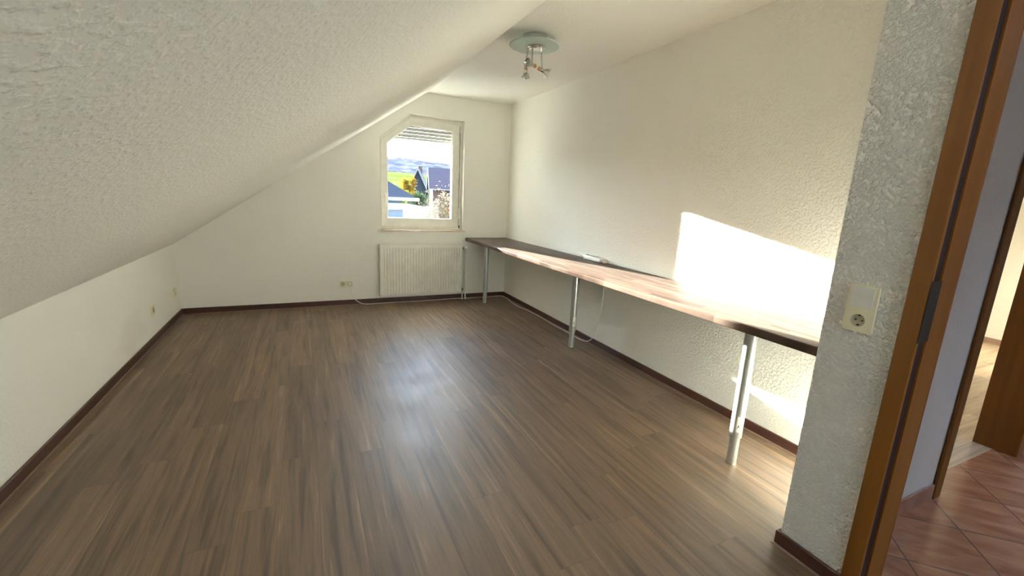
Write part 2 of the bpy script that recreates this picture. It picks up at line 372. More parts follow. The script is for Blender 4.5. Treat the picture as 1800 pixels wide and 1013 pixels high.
# jog and door wall: one L shaped mass
bm = bmesh.new()
extr(bm, [(XP, .625), (XP+.15, .625), (XP+.15, YH), (XR, YH), (XR, YP), (XP, YP)], 0, H+.05, XY)
struct(obj('wall_door', bm, m_pillar), 'rough plastered wall end beside the doorway', 'wall')
DT = 2.02
bm = bmesh.new(); box(bm, XP, XP+.15, -.27, .625, DT, H+.05); box(bm, XP, XP+.15, YN, -.27, 0, H+.05)
struct(obj('wall_door.001', bm, m_pillar), 'plastered wall above and beyond the doorway', 'wall')
W4 = [(.50, .75), (1.52, .75), (1.52, 2.10), (.90, 2.10), (.50, 1.78)]  # opening added behind the viewer to let in fill light
bm = bmesh.new(); extr(bm, [(XL-.2, 0), (6.9, 0), (6.9, H+.05), (XS-.05, H+.05), (XL-.2, ZK)], YN-.3, YN, XZ, [W4])
struct(obj('wall_near', bm, m_wall_smooth), 'plain wall behind the viewer', 'wall')

# baseboards: board with a thin pale lip at the floor
def baseboard(name, boxes, lips, label):
    o = obj(name, bmj(boxes, .003), m_base); struct(o, label, 'baseboard')
    l = obj('floor_lip', bmj(lips, .001), m_lip, o)
    return o
def bmj(bs, bev=0):
    bm = bmesh.new()
    for b in bs: box(bm, *b, bev=bev, seg=1)
    return bm
BH = .058; BT = .014
baseboard('baseboard_left', [(XL, XL+BT, YN, YB, .004, BH)], [(XL, XL+.020, YN, YB, 0, .004)], 'dark brown baseboard along the knee wall')
baseboard('baseboard_back', [(XL+BT, XR-BT, YB-BT, YB, .004, BH)], [(XL+BT, XR-BT, YB-.020, YB, 0, .004)], 'dark brown baseboard along the gable wall')
baseboard('baseboard_right', [(XR-BT, XR, YP+BT, YB, .004, BH)], [(XR-.022, XR, YP+BT, YB, 0, .004)], 'dark brown baseboard along the desk wall')
baseboard('baseboard_door', [(XP-BT, XP, .657, YP+BT, .004, BH), (XP, XR, YP, YP+BT, .004, BH)], [(XP-.022, XP, .657, YP+.022, 0, .004), (XP, XR, YP, YP+.022, 0, .004)], 'dark brown baseboard at the foot of the rough wall end')

# ------------------------------------------------------------------ window
WF = YB+.078      # front plane of the fixed frame
win = empty('window_1', (1.27, WF, .87)); struct(win, 'white plastic casement window with a cut corner following the slope', 'window')
def inset(poly, ds):
    """offset a CCW convex polygon inwards; ds = per-edge distances"""
    n = len(poly); L = []
    for i in range(n):
        a = Vector(poly[i]); b = Vector(poly[(i+1) % n]); d = (b-a).normalized(); nn = Vector((-d.y, d.x))
        L.append((a+nn*ds[i], d))
    R_ = []
    for i in range(n):
        p, d = L[i-1]; q, e_ = L[i]
        cr_ = d.x*e_.y-d.y*e_.x; t = ((q.x-p.x)*e_.y-(q.y-p.y)*e_.x)/cr_
        R_.append(tuple(p+d*t))
    return R_
# edges: bottom, right, top, diagonal, left
def ring(bm, outer, inner, y0, y1): extr(bm, outer, y0, y1, XZ, [inner])
fo = inset(WIN, [-.006, -.006, -.006, -.006, -.006]); fi = inset(WIN, [.055, .070, .055, .055, .055])
bm = bmesh.new(); ring(bm, fo, fi, WF, WF+.075); child('frame', bm, m_pvc, win)
so_ = inset(WIN, [.030, .046, .036, .034, .022]); si = inset(WIN, [.132, .128, .118, .098, .094])
bm = bmesh.new(); ring(bm, so_, si, WF-.016, WF+.050)
sash = child('sash', bm, m_pvc, win)
bv = sash.modifiers.new('bevel', 'BEVEL'); bv.width = .005; bv.segments = 2; bv.limit_method = 'ANGLE'
g0 = inset(WIN, [.106, .122, .112, .092, .088])
bm = bmesh.new(); ring(bm, g0, inset(WIN, [.134, .134, .124, .104, .100]), WF-.004, WF+.02); child('gasket', bm, m_pvc_dark if False else m_pvc, sash)
bm = bmesh.new(); extr(bm, g0, WF+.012, WF+.030, XZ)
child('glass_pane', bm, m_glass, win)
# handle
bm = bmesh.new(); box(bm, .825, .853, WF-.026, WF-.016, 1.215, 1.285, bev=.004)
hd = child('handle', bm, m_pvc, win)
bm = bmesh.new(); lathe(bm, [(.009, 0), (.009, .035)], (.839, WF-.022, 1.255), (0, -1, 0), 12)
tube(bm, [(.839, WF-.055, 1.262), (.839, WF-.060, 1.23), (.839, WF-.056, 1.17), (.839, WF-.050, 1.145)], .0095, 10, 4)
child('handle_lever', bm, m_pvc, hd, True)
# hinge covers on the right
for z0, z1 in ((1.010, 1.135), (2.02, 2.07)):
    bm = bmesh.new(); box(bm, 1.722, 1.748, WF-.032, WF-.004, z0, z1, bev=.008, seg=3)
    child('hinge_cover', bm, m_pvc, win, True)
bm = bmesh.new(); box(bm, 1.733, 1.745, WF-.030, WF-.012, .885, .925, bev=.004); child('hinge_pin', bm, m_pvc_dark, win)
bm = bmesh.new(); box(bm, 1.7315, 1.7345, WF-.012, WF-.001, .90, 2.10); child('belt_strip', bm, m_belt, win)  # grey shutter belt strip in the gap beside the sash
# sill
bm = bmesh.new(); box(bm, .750, 1.792, YB-.035, WF, .850, .869, bev=.004)
child('sill', bm, m_sill, win)
w4 = empty('added_window_4', (1.15, YN-.1, .95)); struct(w4, 'unseen window added in the gable wall behind the viewer to brighten the room', 'window')  # out of view, added to raise the light level in the room
bm = bmesh.new(); ring(bm, W4, inset(W4, [.05]*5), YN-.17, YN-.09); child('frame', bm, m_pvc, w4)
bm = bmesh.new(); extr(bm, inset(W4, [.045]*5), YN-.14, YN-.12, XZ); child('glass_pane', bm, m_glass, w4)
# roller shutter outside
bm = bmesh.new(); z = 1.941
SY = YB+.245
while z < 2.25:
    extr(bm, [(SY, z), (SY+.004, z+.012), (SY+.004, z+.028), (SY, z+.036), (SY+.010, z+.036), (SY+.014, z+.018), (SY+.010, z)], .778, 1.766, lambda u, v, d: (d, u, v)); z += .038
box(bm, .778, 1.766, SY-.002, SY+.014, 1.912, 1.939, bev=.002)
child('roller_shutter', bm, m_slat, win)
bm = bmesh.new(); box(bm, 1.748, 1.767, SY-.02, SY+.035, .87, 2.13); box(bm, .779, .797, SY-.02, SY+.035, .87, 1.86); child('shutter_rail', bm, m_pvc, win)
bm = bmesh.new(); box(bm, .74, 1.80, YB+.335, YB+.345, .83, .86); box(bm, .779, 1.767, WF+.08, YB+.335, .868, .874); child('outer_sill', bm, plain('bronze_sill', (.16,.14,.12), .5), win)

# ------------------------------------------------------------------ radiator
rad = empty('radiator', (1.24, 5.13, 0)); tag(rad, 'white ribbed panel radiator under the window', 'radiator')
x0, x1, z0, z1, yf = .748, 1.732, .100, .698, 5.090
bm = bmesh.new(); n = 28; pitch = (x1-x0-.05)/n; prof = [(x0, 0.012)]
prof = []
for i in range(n):
    xa = x0+.025+i*pitch
    prof += [(xa+pitch*.08, 0), (xa+pitch*.30, 0.0), (xa+pitch*.46, .011), (xa+pitch*.62, .011), (xa+pitch*.78, 0), (xa+pitch*.96, 0)]
def vr(pr, za, zb, flatten):
    rows = []
    return rows
rows = []
for zz, k in ((z0+.004, 0), (z0+.030, 0), (z0+.048, 1), (z1-.052, 1), (z1-.034, 0), (z1-.004, 0)):
    rows.append([bm.verts.new((x0, yf+.006, zz))]+[bm.verts.new((x0+.008, yf, zz))]+[bm.verts.new((px, yf+py*k, zz)) for px, py in prof]+[bm.verts.new((x1-.008, yf, zz)), bm.verts.new((x1, yf+.006, zz))])
for a, b in zip(rows, rows[1:]):
    for i in range(len(a)-1): bm.faces.new((a[i], a[i+1], b[i+1], b[i]))
# close to a panel 14 mm thick
back = [[bm.verts.new((v.co.x, yf+.020, v.co.z)) for v in (r[0], r[-1])] for r in (rows[0], rows[-1])]
bm.faces.new((back[0][0], back[0][1], back[1][1], back[1][0]))
bm.faces.new([v for v in rows[0]]+[back[0][1], back[0][0]]); bm.faces.new([v for v in rows[-1]][::-1]+[back[1][0], back[1][1]])
bm.faces.new([r[0] for r in rows]+[back[1][0], back[0][0]]); bm.faces.new([r[-1] for r in rows][::-1]+[back[0][1], back[1][1]])
child('front_panel', bm, m_rad, rad)
bm = bmesh.new(); box(bm, x0+.01, x1-.01, yf+.070, yf+.084, z0, z1-.004, bev=.004); child('back_panel', bm, m_rad, rad)
bm = bmesh.new()
for i in range(30):
    xx = x0+.03+i*(x1-x0-.06)/29; box(bm, xx-.002, xx+.002, yf+.020, yf+.070, z0+.03, z1-.03)
child('convector_fins', bm, m_radin, rad)
bm = bmesh.new()
for i in range(60):
    xx = x0+.012+i*(x1-x0-.024)/59; box(bm, xx-.004, xx+.004, yf+.004, yf+.082, z1-.006, z1)
box(bm, x0, x1, yf+.002, yf+.012, z1-.008, z1+.002); box(bm, x0, x1, yf+.074, yf+.084, z1-.008, z1+.002); child('top_grille', bm, m_rad, rad)
for xx in (x0, x1-.004):
    bm = bmesh.new(); box(bm, xx, xx+.004, yf+.006, yf+.084, z0, z1, bev=.001, seg=1); child('side_cover', bm, m_rad, rad)
for xx in (.93, 1.55):
    bm = bmesh.new(); box(bm, xx-.015, xx+.015, yf+.084, YB-.001, z0+.05, z1-.06); child('wall_bracket', bm, m_radin, rad)
bm = bmesh.new(); tube(bm, [(x1-.002, 5.135, .655), (1.765, 5.135, .655), (1.775, 5.135, .650), (1.795, 5.135, .62), (1.797, 5.135, .58), (1.797, 5.137, 0)], .0085, 10, 3); child('supply_pipe', bm, m_pipe, rad, True)
bm = bmesh.new(); lathe(bm, [(.012, -.012), (.020, 0), (.0235, .012), (.0235, .045), (.020, .058), (.010, .062)], (1.785, 5.125, .655), (0.1, -1, 0), 20); th = child('thermostat_head', bm, m_white, rad, True)
bm = bmesh.new(); box(bm, 1.745, 1.785, 5.120, 5.150, .640, .670, bev=.006); child('valve_body', bm, m_steel, rad)
bm = bmesh.new(); tube(bm, [(x1-.004, 5.135, .135), (1.752, 5.135, .135), (1.757, 5.135, .125), (1.757, 5.135, 0)], .008, 10); child('return_pipe', bm, m_pipe, rad, True)
bm = bmesh.new(); box(bm, 1.742, 1.768, 5.122, 5.148, .118, .150, bev=.005); child('return_valve', bm, m_steel, rad)

# ------------------------------------------------------------------ desk
DZ = .777; DXF = 1.806
desk = empty('long_desk', (2.08, 3.0, 0)); tag(desk, 'long narrow dark brown laminate worktop desk on steel tube legs along the right wall', 'desk')
bm = bmesh.new(); R_ = .010; pr = []
for k in range(7):
    a = PI/2+PI/2*k/6; pr.append((DXF+R_+R_*math.cos(a), DZ-R_+R_*math.sin(a)))
for k in range(5):
    a = PI+PI/2*k/4; pr.append((DXF+.006+.006*math.cos(a), DZ-.038+.006+.006*math.sin(a)))
pr += [(XR-.001, DZ-.038), (XR-.001, DZ)]
extr(bm, pr, YP+.002, YB-.002, XZ)
child('tabletop', bm, m_desk, desk, True)
for (lx, ly) in ((1.966, 4.877), (2.116, 3.136), (1.949, 1.337)):
    bm = bmesh.new(); lathe(bm, [(.030, .155), (.030, DZ-.052), (.045, DZ-.048), (.045, DZ-.038)], (lx, ly, 0), n=28)
    lg = child('leg', bm, m_steelp, desk, True)
    bm = bmesh.new(); lathe(bm, [(.0245, .005), (.0245, .150), (.0245, .17)], (lx, ly, 0), n=28); child('leg_extension', bm, m_steelp, lg, True)
    bm = bmesh.new(); lathe(bm, [(.0255, 0), (.0265, .002), (.0255, .008)], (lx, ly, 0), n=24); child('foot', bm, m_steel, lg, True)
    bm = bmesh.new()   # adhesive label wrapped round the lower tube, facing the viewer
    fa_ = math.atan2(-ly, -lx)
    if ly < 4:
        def arc(bm, r, a0, a1, za, zb, nn=8):
            vs = [[bm.verts.new((lx+r*math.cos(a0+(a1-a0)*i/nn), ly+r*math.sin(a0+(a1-a0)*i/nn), zz)) for i in range(nn+1)] for zz in (za, zb)]
            for i in range(nn): bm.faces.new((vs[0][i], vs[0][i+1], vs[1][i+1], vs[1][i]))
        hgt = .205 if ly > 2 else .19
        arc(bm, .0303, fa_-.1, fa_+1.0, hgt, hgt+.085); arc(bm, .0309, fa_-.1, fa_+1.0, hgt, hgt+.085)
        lb = child('paper_label', bm, m_label, lg)
        bm = bmesh.new()   # warning triangle and lines of print
        zc = hgt+.030; aw = .22
        v = [bm.verts.new((lx+.0313*math.cos(fa_+.25+da), ly+.0313*math.sin(fa_+.25+da), zc+dz)) for da, dz in ((-aw, -.009), (aw, -.009), (0, .012))]
        bm.faces.new(v)
        child('warning_triangle', bm, m_black, lb)

# ------------------------------------------------------------------ ceiling lamp
LX, LY = 1.504, 2.968
lamp = empty('ceiling_lamp', (LX, LY, H)); tag(lamp, 'round frosted glass ceiling lamp with three small chrome spotlights', 'lamp')
bm = bmesh.new(); lathe(bm, [(.085, H-.045), (.085, H-.002), (.080, H)], (LX, LY, 0), n=40); child('ceiling_mount', bm, m_steel, lamp, True)
bm = bmesh.new(); lathe(bm, [(.02, H-.060), (.172, H-.060), (.176, H-.064), (.172, H-.070), (.02, H-.070)], (LX, LY, 0), n=64); child('glass_disc', bm, m_frost, lamp, True)
bm = bmesh.new(); lathe(bm, [(.06, H-.070), (.064, H-.078), (.055, H-.084), (.01, H-.086)], (LX+.012, LY-.005, 0), n=36); child('centre_plate', bm, m_chrome, lamp, True)
D0 = Vector((rt.x, rt.y, 0)).normalized(); DF = Vector((fw.x, fw.y, 0)).normalized()
def spot(base, joint, head_back, direction, L=.055, R1=.036, sock=True):
    bm = bmesh.new(); tube(bm, [base, joint], .0055, 8)
    lathe(bm, [(.004, -.010), (.010, -.006), (.0115, 0), (.010, .006), (.004, .010)], base, (0, 0, 1), 12)
    lathe(bm, [(.003, -.010), (.009, -.006), (.010, 0), (.009, .006), (.003, .010)], joint, (0, 0, 1), 12)
    arm = child('spot_arm', bm, m_chrome, lamp, True)
    hb = Vector(head_back); d = Vector(direction).normalized()
    bm = bmesh.new(); lathe(bm, [(.009, -.010), (.012, 0), (.013, .012), (.013, .022), (.020, .030), (R1-.004, L-.006), (R1, L), (R1-.003, L), (.016, .032), (.004, .030)], hb, d, 24)
    tube(bm, [joint, hb+d*.012], .005, 8)
    hd_ = child('spot_head', bm, m_chrome, arm, True)
    bm = bmesh.new(); lathe(bm, [(.010, -.026), (.0125, -.024), (.0125, -.004), (.010, -.002)], hb, d, 16); child('lamp_socket', bm, m_copper, hd_, True)
    bm = bmesh.new(); lathe(bm, [(.003, .031), (.022, .044), (.024, .050), (.003, .051)], hb, d, 20); child('bulb', bm, m_frost, hd_, True)
spot((1.465, 2.982, H-.078), (1.444, 2.976, 2.235), (1.444, 2.963, 2.178), (-.04, -.12, -1), L=.052, R1=.030)
spot((1.493, 2.972, H-.08), (1.483, 2.955, 2.225), (1.492, 2.950, 2.212), Vector((-1, .10, .10))*1.0+DF*-.45, L=.058, R1=.034)
spot((1.545, 2.944, H-.078), (1.548, 2.918, 2.185), (1.540, 2.920, 2.183), D0*1.0+Vector((0, 0, -.42))+DF*.05, L=.062, R1=.038)

# ------------------------------------------------------------------ sockets, switch, cables
def euro_socket(cx, cz, place, parent, sm=1.0):
    """recessed round well with two pin holes; place(u,v,d)->world, d outwards"""
    bm = bmesh.new(); n = 28; r = .0195*sm
    c = [[bm.verts.new(place(cx+rr*math.cos(2*PI*i/n), cz+rr*math.sin(2*PI*i/n), d)) for i in range(n)] for rr, d in ((.0215*sm, .0095), (r, .0100), (r*.93, .0020))]
    for a, b in zip(c, c[1:]):
        for i in range(n):
            j = (i+1) % n; bm.faces.new((a[i], a[j], b[j], b[i]))
    bm.faces.new(c[-1])
    w_ = child('socket_well', bm, m_hole, parent, True)
    bm = bmesh.new()
    for s in (-1, 1):
        vs = [bm.verts.new(place(cx+s*.0095*sm+.0028*math.cos(2*PI*i/12), cz+.0028*math.sin(2*PI*i/12), .0026)) for i in range(12)]; bm.faces.new(vs)
    for s in (-1, 1):
        vs = [bm.verts.new(place(cx+a, cz+s*.0165*sm+b, .0040)) for a, b in ((-.004, -.0025), (.004, -.0025), (.004, .0025), (-.004, .0025))]; bm.faces.new(vs)
    child('contact_holes', bm, m_black, w_)
def plate_with_holes(pu0, pu1, pv0, pv1, place, centres, r=.0215, hexn=28, depth=.0100):
    bm = bmesh.new()
    def rr(u0, u1, v0, v1, q=.005):
        P = []
        for (cx, cy, a0) in ((u1-q, v0+q, -PI/2), (u1-q, v1-q, 0), (u0+q, v1-q, PI/2), (u0+q, v0+q, PI)):
            for k in range(4): P.append((cx+q*math.cos(a0+PI/2*k/3), cy+q*math.sin(a0+PI/2*k/3)))
        return P
    holes = [[(cx+r*math.cos(2*PI*i/hexn), cz+r*math.sin(2*PI*i/hexn)) for i in range(hexn)] for cx, cz in centres]
    extr(bm, rr(pu0, pu1, pv0, pv1), 0.0005, depth, place, holes)
    return bm
# light switch over socket on the rough wall end
pl = lambda u, v, d: (XP-d, u, v)
sw = empty('light_switch', (XP, .7705, .92)); tag(sw, 'cream light switch with a socket below it on the rough wall end', 'light switch')
uc = .7685; z0s, z1s = .917, 1.073
cz1 = z0s+.0395; cz2 = z1s-.0395
child('cover_frame', plate_with_holes(uc-.043, uc+.043, z0s, z1s, pl, [(uc, cz1)]), m_cream, sw)
bm = bmesh.new(); box(bm, XP-.0135, XP-.0095, uc-.0335, uc+.0335, cz2-.034, cz2+.034, bev=.0015)
for v in bm.verts:
    if v.co.x < XP-.0115: v.co.x -= .0022*(v.co.z-cz2)/.034
child('rocker', bm, m_ivory, sw)
bm = plate_with_holes(uc-.0335, uc+.0335, cz1-.034, cz1+.034, lambda u, v, d: (XP-.0095-d*.2, u, v), [(uc, cz1)]); child('socket_insert', bm, m_cream, sw)
euro_socket(uc, cz1, lambda u, v, d: (XP-d, u, v), sw)
# double socket on gable wall
pl = lambda u, v, d: (u, YB-d, v)
s2 = empty('wall_socket', (.385, YB, .20)); tag(s2, 'cream double wall socket with a white plug on the gable wall left of the radiator', 'wall socket')
child('cover_frame', plate_with_holes(.319, .457, .206, .282, pl, [(.352, .244), (.422, .244)]), m_cream, s2)
euro_socket(.352, .244, pl, s2); euro_socket(.422, .244, pl, s2)
# single socket and blank plate on knee wall
pl = lambda u, v, d: (XL+d, u, v)
s3 = empty('wall_socket', (XL, 4.34, .22)); tag(s3, 'cream single wall socket low on the knee wall beside the faint stain', 'wall socket')
child('cover_frame', plate_with_holes(4.30, 4.382, .222, .304, pl, [(4.341, .263)]), m_cream, s3); euro_socket(4.341, .263, pl, s3)
s4 = empty('cable_outlet', (XL, 5.03, .22)); tag(s4, 'small beige aerial outlet on the knee wall close to the gable corner', 'outlet')
child('cover_frame', plate_with_holes(4.99, 5.068, .222, .304, pl, [(5.029, .275)], r=.006, hexn=12), m_cream, s4)
bm = bmesh.new(); lathe(bm, [(.008, 0), (.008, .012), (.005, .013)], (XL+.001, 5.029, .248), (1, 0, 0), 14); child('outlet_ring', bm, m_hole, s4)

# power strip lying on the desk
ps = empty('power_strip', (XR-.045, 3.19, DZ)); tag(ps, 'white power strip lying on the desk against the right wall', 'power strip')
bm = bmesh.new(); box(bm, XR-.066, XR-.014, 3.075, 3.325, DZ+.0005, DZ+.040, bev=.007, seg=3); child('housing', bm, m_white, ps, True)
for i in range(3):
    bm = bmesh.new(); cy = 3.140+i*.060; lathe(bm, [(.0195, .0), (.0205, .0015), (.0185, .0015), (.0175, .0003)], (XR-.040, cy, DZ+.0397), (0, 0, 1), 24)
    wl = child('outlet', bm, m_white, ps, True)
    bm = bmesh.new()
    for s in (-1, 1): lathe(bm, [(.0025, 0), (.0025, .0004)], (XR-.040+s*.0067, cy+s*.0067, DZ+.0405), (0, 0, 1), 10)
    child('contact_holes', bm, m_black, wl)
bm = bmesh.new(); box(bm, XR-.050, XR-.030, 3.287, 3.305, DZ+.040, DZ+.043, bev=.001); child('switch', bm, m_black, ps)
bm = bmesh.new(); box(bm, XR-.050, XR-.018, 3.020, 3.060, DZ+.001, DZ+.032, bev=.008, seg=3)
tag(obj('cable_plug', bm, m_beigeplug, None, True, loc=(XR-.034, 3.04, DZ)), 'small beige cable gland box on the desk at the end of the power strip', 'plug')

# the white mains cable: from the socket along floor and baseboard, up to the desk
rc = .0042
pts = [(.422, YB-.020, .244), (.424, YB-.045, .235), (.430, YB-.052, .205), (.445, YB-.050, .14), (.475, YB-.040, .07), (.53, YB-.040, .022), (.60, YB-.050, .006), (.72, YB-.046, rc), (.95, YB-.038, rc), (1.15, YB-.044, rc), (1.40, YB-.038, rc), (1.60, YB-.032, rc+.002), (1.72, YB-.033, rc+.002), (1.95, YB-.034, rc), (2.15, YB-.030, rc+.001), (2.28, YB-.038, rc+.006), (2.325, YB-.09, rc+.004),
       (2.330, 4.98, rc), (2.300, 4.80, rc), (2.295, 4.60, rc), (2.325, 4.35, rc), (2.328, 4.05, rc), (2.318, 3.75, rc), (2.325, 3.5, rc), (2.318, 3.36, rc), (2.322, 3.25, .008), (2.332, 3.17, .030), (2.338, 3.12, .085), (2.340, 3.072, .19), (2.340, 3.05, .30), (2.340, 3.032, .44), (2.340, 3.030, .58), (2.340, 3.035, DZ-.040)]
bm = bmesh.new(); tube(bm, pts, rc, 8, 6)
cb = obj('power_cable', bm, m_cable, None, True, loc=(1.2, 5.1, 0)); tag(cb, 'white power cable running from the gable wall socket along the floor up to the desk', 'cable')
bm = bmesh.new(); lathe(bm, [(.0165, -.004), (.0175, .006), (.014, .024), (.006, .034)], (.422, YB-.004, .244), (0, -1, 0), 20)
bmesh.ops.translate(bm, verts=bm.verts, vec=-Vector((1.2, 5.1, 0))); obj('plug', bm, m_white, cb, True)

# ------------------------------------------------------------------ doorway 1 (beside the viewer)
d1 = empty('door_1', (XP+.07, .62, 0)); struct(d1, 'orange brown wooden door frame beside the rough wall end', 'door frame')
def both(bxs, bev=.003):
    bm = bmesh.new()
    for b in bxs: box(bm, *b, bev=bev)
    return bm
ya, yb = .607, -.252      # clear opening
child('casing', both([(XP-.012, XP, .605, .657, 0, DT+.052), (XP-.012, XP, yb-.05, yb+.002, 0, DT+.052), (XP-.012, XP, yb+.003, .604, DT, DT+.052)]), m_door, d1)
child('lining', both([(XP+.001, XP+.149, .6195, .6245, 0, DT), (XP+.050, XP+.149, ya, .619, 0, DT-.014), (XP+.001, XP+.149, -.2695, -.265, 0, DT), (XP+.050, XP+.149, -.2645, yb, 0, DT-.014), (XP+.050, XP+.149, yb+.001, ya-.001, DT-.014, DT)], .001), m_door, d1)
child('hall_casing', both([(XP+.150, XP+.160, ya, .665, 0, DT+.05), (XP+.150, XP+.160, -.31, yb, 0, DT+.05), (XP+.150, XP+.160, yb+.001, ya-.001, DT-.002, DT+.05)]), m_door, d1)
child('door_seal', both([(XP+.002, XP+.0495, .6125, .6190, 0, DT-.001)], .001), m_seal, d1)
child('strike_plate', both([(XP-.0125, XP+.047, .6035, .6049, .93, 1.12)], .0004), plain('tarnished_steel', (.022, .016, .011), .6, metal=.2), d1)

# ------------------------------------------------------------------ hallway and the room beyond
E1, E2 = 2.680, 3.549; TY = YH+.16
bm = bmesh.new(); box(bm, XP+.15, E1-.0, YH-.001, YH+.0, 0, H)
bm2 = bmesh.new(); box(bm2, XR+.001, E1-.02, YH, TY, 0, H+.05)
bm.free()
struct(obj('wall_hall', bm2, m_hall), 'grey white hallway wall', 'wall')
# thin painted skin of the hall face continuing over the back of the rough wall
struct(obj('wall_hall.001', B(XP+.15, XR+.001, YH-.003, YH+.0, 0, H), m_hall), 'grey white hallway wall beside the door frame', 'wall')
bm = bmesh.new(); box(bm, E2+.02, 6.9, YH, TY, 0, H+.05); box(bm, E1-.02, E2+.02, YH, TY, DT, H+.05)
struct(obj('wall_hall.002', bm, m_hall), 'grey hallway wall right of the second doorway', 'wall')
sk = obj('baseboard_hall', both([(XP+.162, E1-.072, YH-.012, YH-.003, .001, .078), (E2+.072, 6.6, YH-.012, YH, .001, .078)], .002), m_tileskirt); struct(sk, 'terracotta tile skirting of the hallway', 'baseboard')
d2 = empty('door_2', ((E1+E2)/2, YH+.08, 0)); struct(d2, 'orange wooden frame of the second doorway across the hall', 'door frame')
child('lining', both([(E1-.02, E1, YH-.006, TY+.006, .002, DT), (E2, E2+.02, YH-.006, TY+.006, .002, DT), (E1-.02, E2+.02, YH-.006, TY+.006, DT, DT+.02)], .001), m_door, d2)
child('casing', both([(E1-.068, E1-.003, YH-.016, YH-.0035, .002, DT+.06), (E2+.003, E2+.068, YH-.016, YH-.0005, .002, DT+.06), (E1-.002, E2+.002, YH-.016, YH-.0005, DT+.005, DT+.06)], .003), m_door, d2)
# hallway ceiling; the unseen roof opening is added to light the hall
bm = bmesh.new(); extr(bm, [(XR+.1, YN), (6.9, YN), (6.9, YH+.1), (XR+.1, YH+.1)], H, H+.2, XY, [[(2.5, -1.4), (4.3, -1.4), (4.3, -.1), (2.5, -.1)]])
struct(obj('ceiling.001', bm, m_hall), 'hallway ceiling with an added light opening', 'ceiling')
struct(obj('added_roof_opening', B(2.501, 4.299, -1.399, -.101, H+.12, H+.13), m_glass), 'glass of the roof opening added to light the hallway', 'window')
# room beyond
XE = 6.62
W2 = [(4.5, 1.0), (5.05, 1.0), (5.05, 2.0), (4.5, 2.0)]
bm = bmesh.new(); extr(bm, [(XR+.051, 0), (XE+.2, 0), (XE+.2, H+.1), (XR+.051, H+.1)], YB, YB+.33, XZ, [W2])
struct(obj('wall_back.001', bm, m_wall_smooth), 'gable wall of the room beyond the hallway', 'wall')
struct(obj('wall_right.001', B(XE, XE+.2, YN, YB, 0, H+.05), m_wall_smooth), 'white far wall of the room beyond the hallway', 'wall')
bm = bmesh.new(); box(bm, XR+.101, XE+.2, YH+.10, YB+.3, H, H+.2)
struct(obj('ceiling.002', bm, m_wall_smooth), 'ceiling of the room beyond the hallway', 'ceiling')
struct(obj('baseboard_right.001', B(XE-.014, XE, TY+.01, YB, 0, .06, bev=.002), m_lip), 'light brown baseboard of the room beyond', 'baseboard')
w3 = empty('added_window_3', (4.9, YB+.1, .9)); struct(w3, 'unseen window added to light the room beyond the hallway', 'window')  # never in view, added to bring daylight into this room
bm = bmesh.new(); ring(bm, W2, inset(W2, [.07]*4), YB+.08, YB+.15); child('frame', bm, m_pvc, w3)
bm = bmesh.new(); extr(bm, inset(W2, [.068]*4), YB+.10, YB+.11, XZ); child('glass_pane', bm, m_glass, w3)

# ------------------------------------------------------------------ outside
m_grass = plain('autumn_meadow', (0.072, 0.100, 0.024), .9, vary=.35, scale=.04, spec=0)
m_ground = plain('garden_ground', (0.022, 0.032, 0.010), .9, vary=.3, scale=.3, spec=0)
m_forest = plain('hazy_hill_foliage', (0.105, 0.100, 0.115), .9, vary=.4, scale=.06, spec=0)  # blue grey of aerial haze is mixed into the foliage colour
def rooftiles(name, c, sc_=4.0, axis='Z'):
    m, t, b = new_mat(name); L = t.links; N = t.nodes.new
    co = N('ShaderNodeTexCoord'); wv = N('ShaderNodeTexWave'); wv.bands_direction = axis; wv.inputs['Scale'].default_value = sc_; wv.inputs['Distortion'].default_value = .3
    L.new(co.outputs['Object'], wv.inputs['Vector']); r = N('ShaderNodeValToRGB')
    r.color_ramp.elements[0].color = tuple(x*.6 for x in c)+(1,); r.color_ramp.elements[1].color = c+(1,); r.color_ramp.elements[0].position = .1; r.color_ramp.elements[1].position = .5
    L.new(wv.outputs['Fac'], r.inputs[0]); L.new(r.outputs[0], b.inputs['Base Color']); b.inputs['Roughness'].default_value = .7; b.inputs['Specular IOR Level'].default_value = .1
    return m
m_roof1 = rooftiles('slate_blue_roof', (0.022, 0.029, 0.046), 2.6)
m_roof2 = rooftiles('dusky_purple_roof', (0.046, 0.035, 0.048), 1.5)
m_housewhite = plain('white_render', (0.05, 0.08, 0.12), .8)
m_brick = plain('brown_timber_cladding', (0.06, 0.035, 0.032), .8, vary=.2)
m_housewarm = plain('pale_render', (0.11,0.11,0.10), .8)
m_barge = plain('white_barge_board', (0.17, 0.18, 0.195), .6, spec=0)
m_bark = plain('bark', (0.07, 0.05, 0.035), .9)
GZ = -4.0
def grid_hill(name, x0, x1, y0, y1, nxx, nyy, fz, m):
    bm = bmesh.new(); V = [[bm.verts.new((x0+(x1-x0)*i/nxx, y0+(y1-y0)*j/nyy, fz(x0+(x1-x0)*i/nxx, y0+(y1-y0)*j/nyy))) for i in range(nxx+1)] for j in range(nyy+1)]
    for j in range(nyy):
        for i in range(nxx): bm.faces.new((V[j][i], V[j][i+1], V[j+1][i+1], V[j+1][i]))
    return obj(name, bm, m, None, True)
def sst(a, b, x):
    t = max(0, min(1, (x-a)/(b-a))); return t*t*(3-2*t)
tag(grid_hill('garden_ground', -250, 300, 6, 62, 20, 6, lambda x, y: GZ+sst(25, 62, y)*2.2, m_ground), 'open garden ground between the house and the meadow', 'ground', kind='structure')
def meadow(x, y): 
    t = (y-60)/190
    return GZ+1.9+t*(11.8-.012*(x-40)*1.0-(GZ+1.9))-1.5*(x-40)/200*t
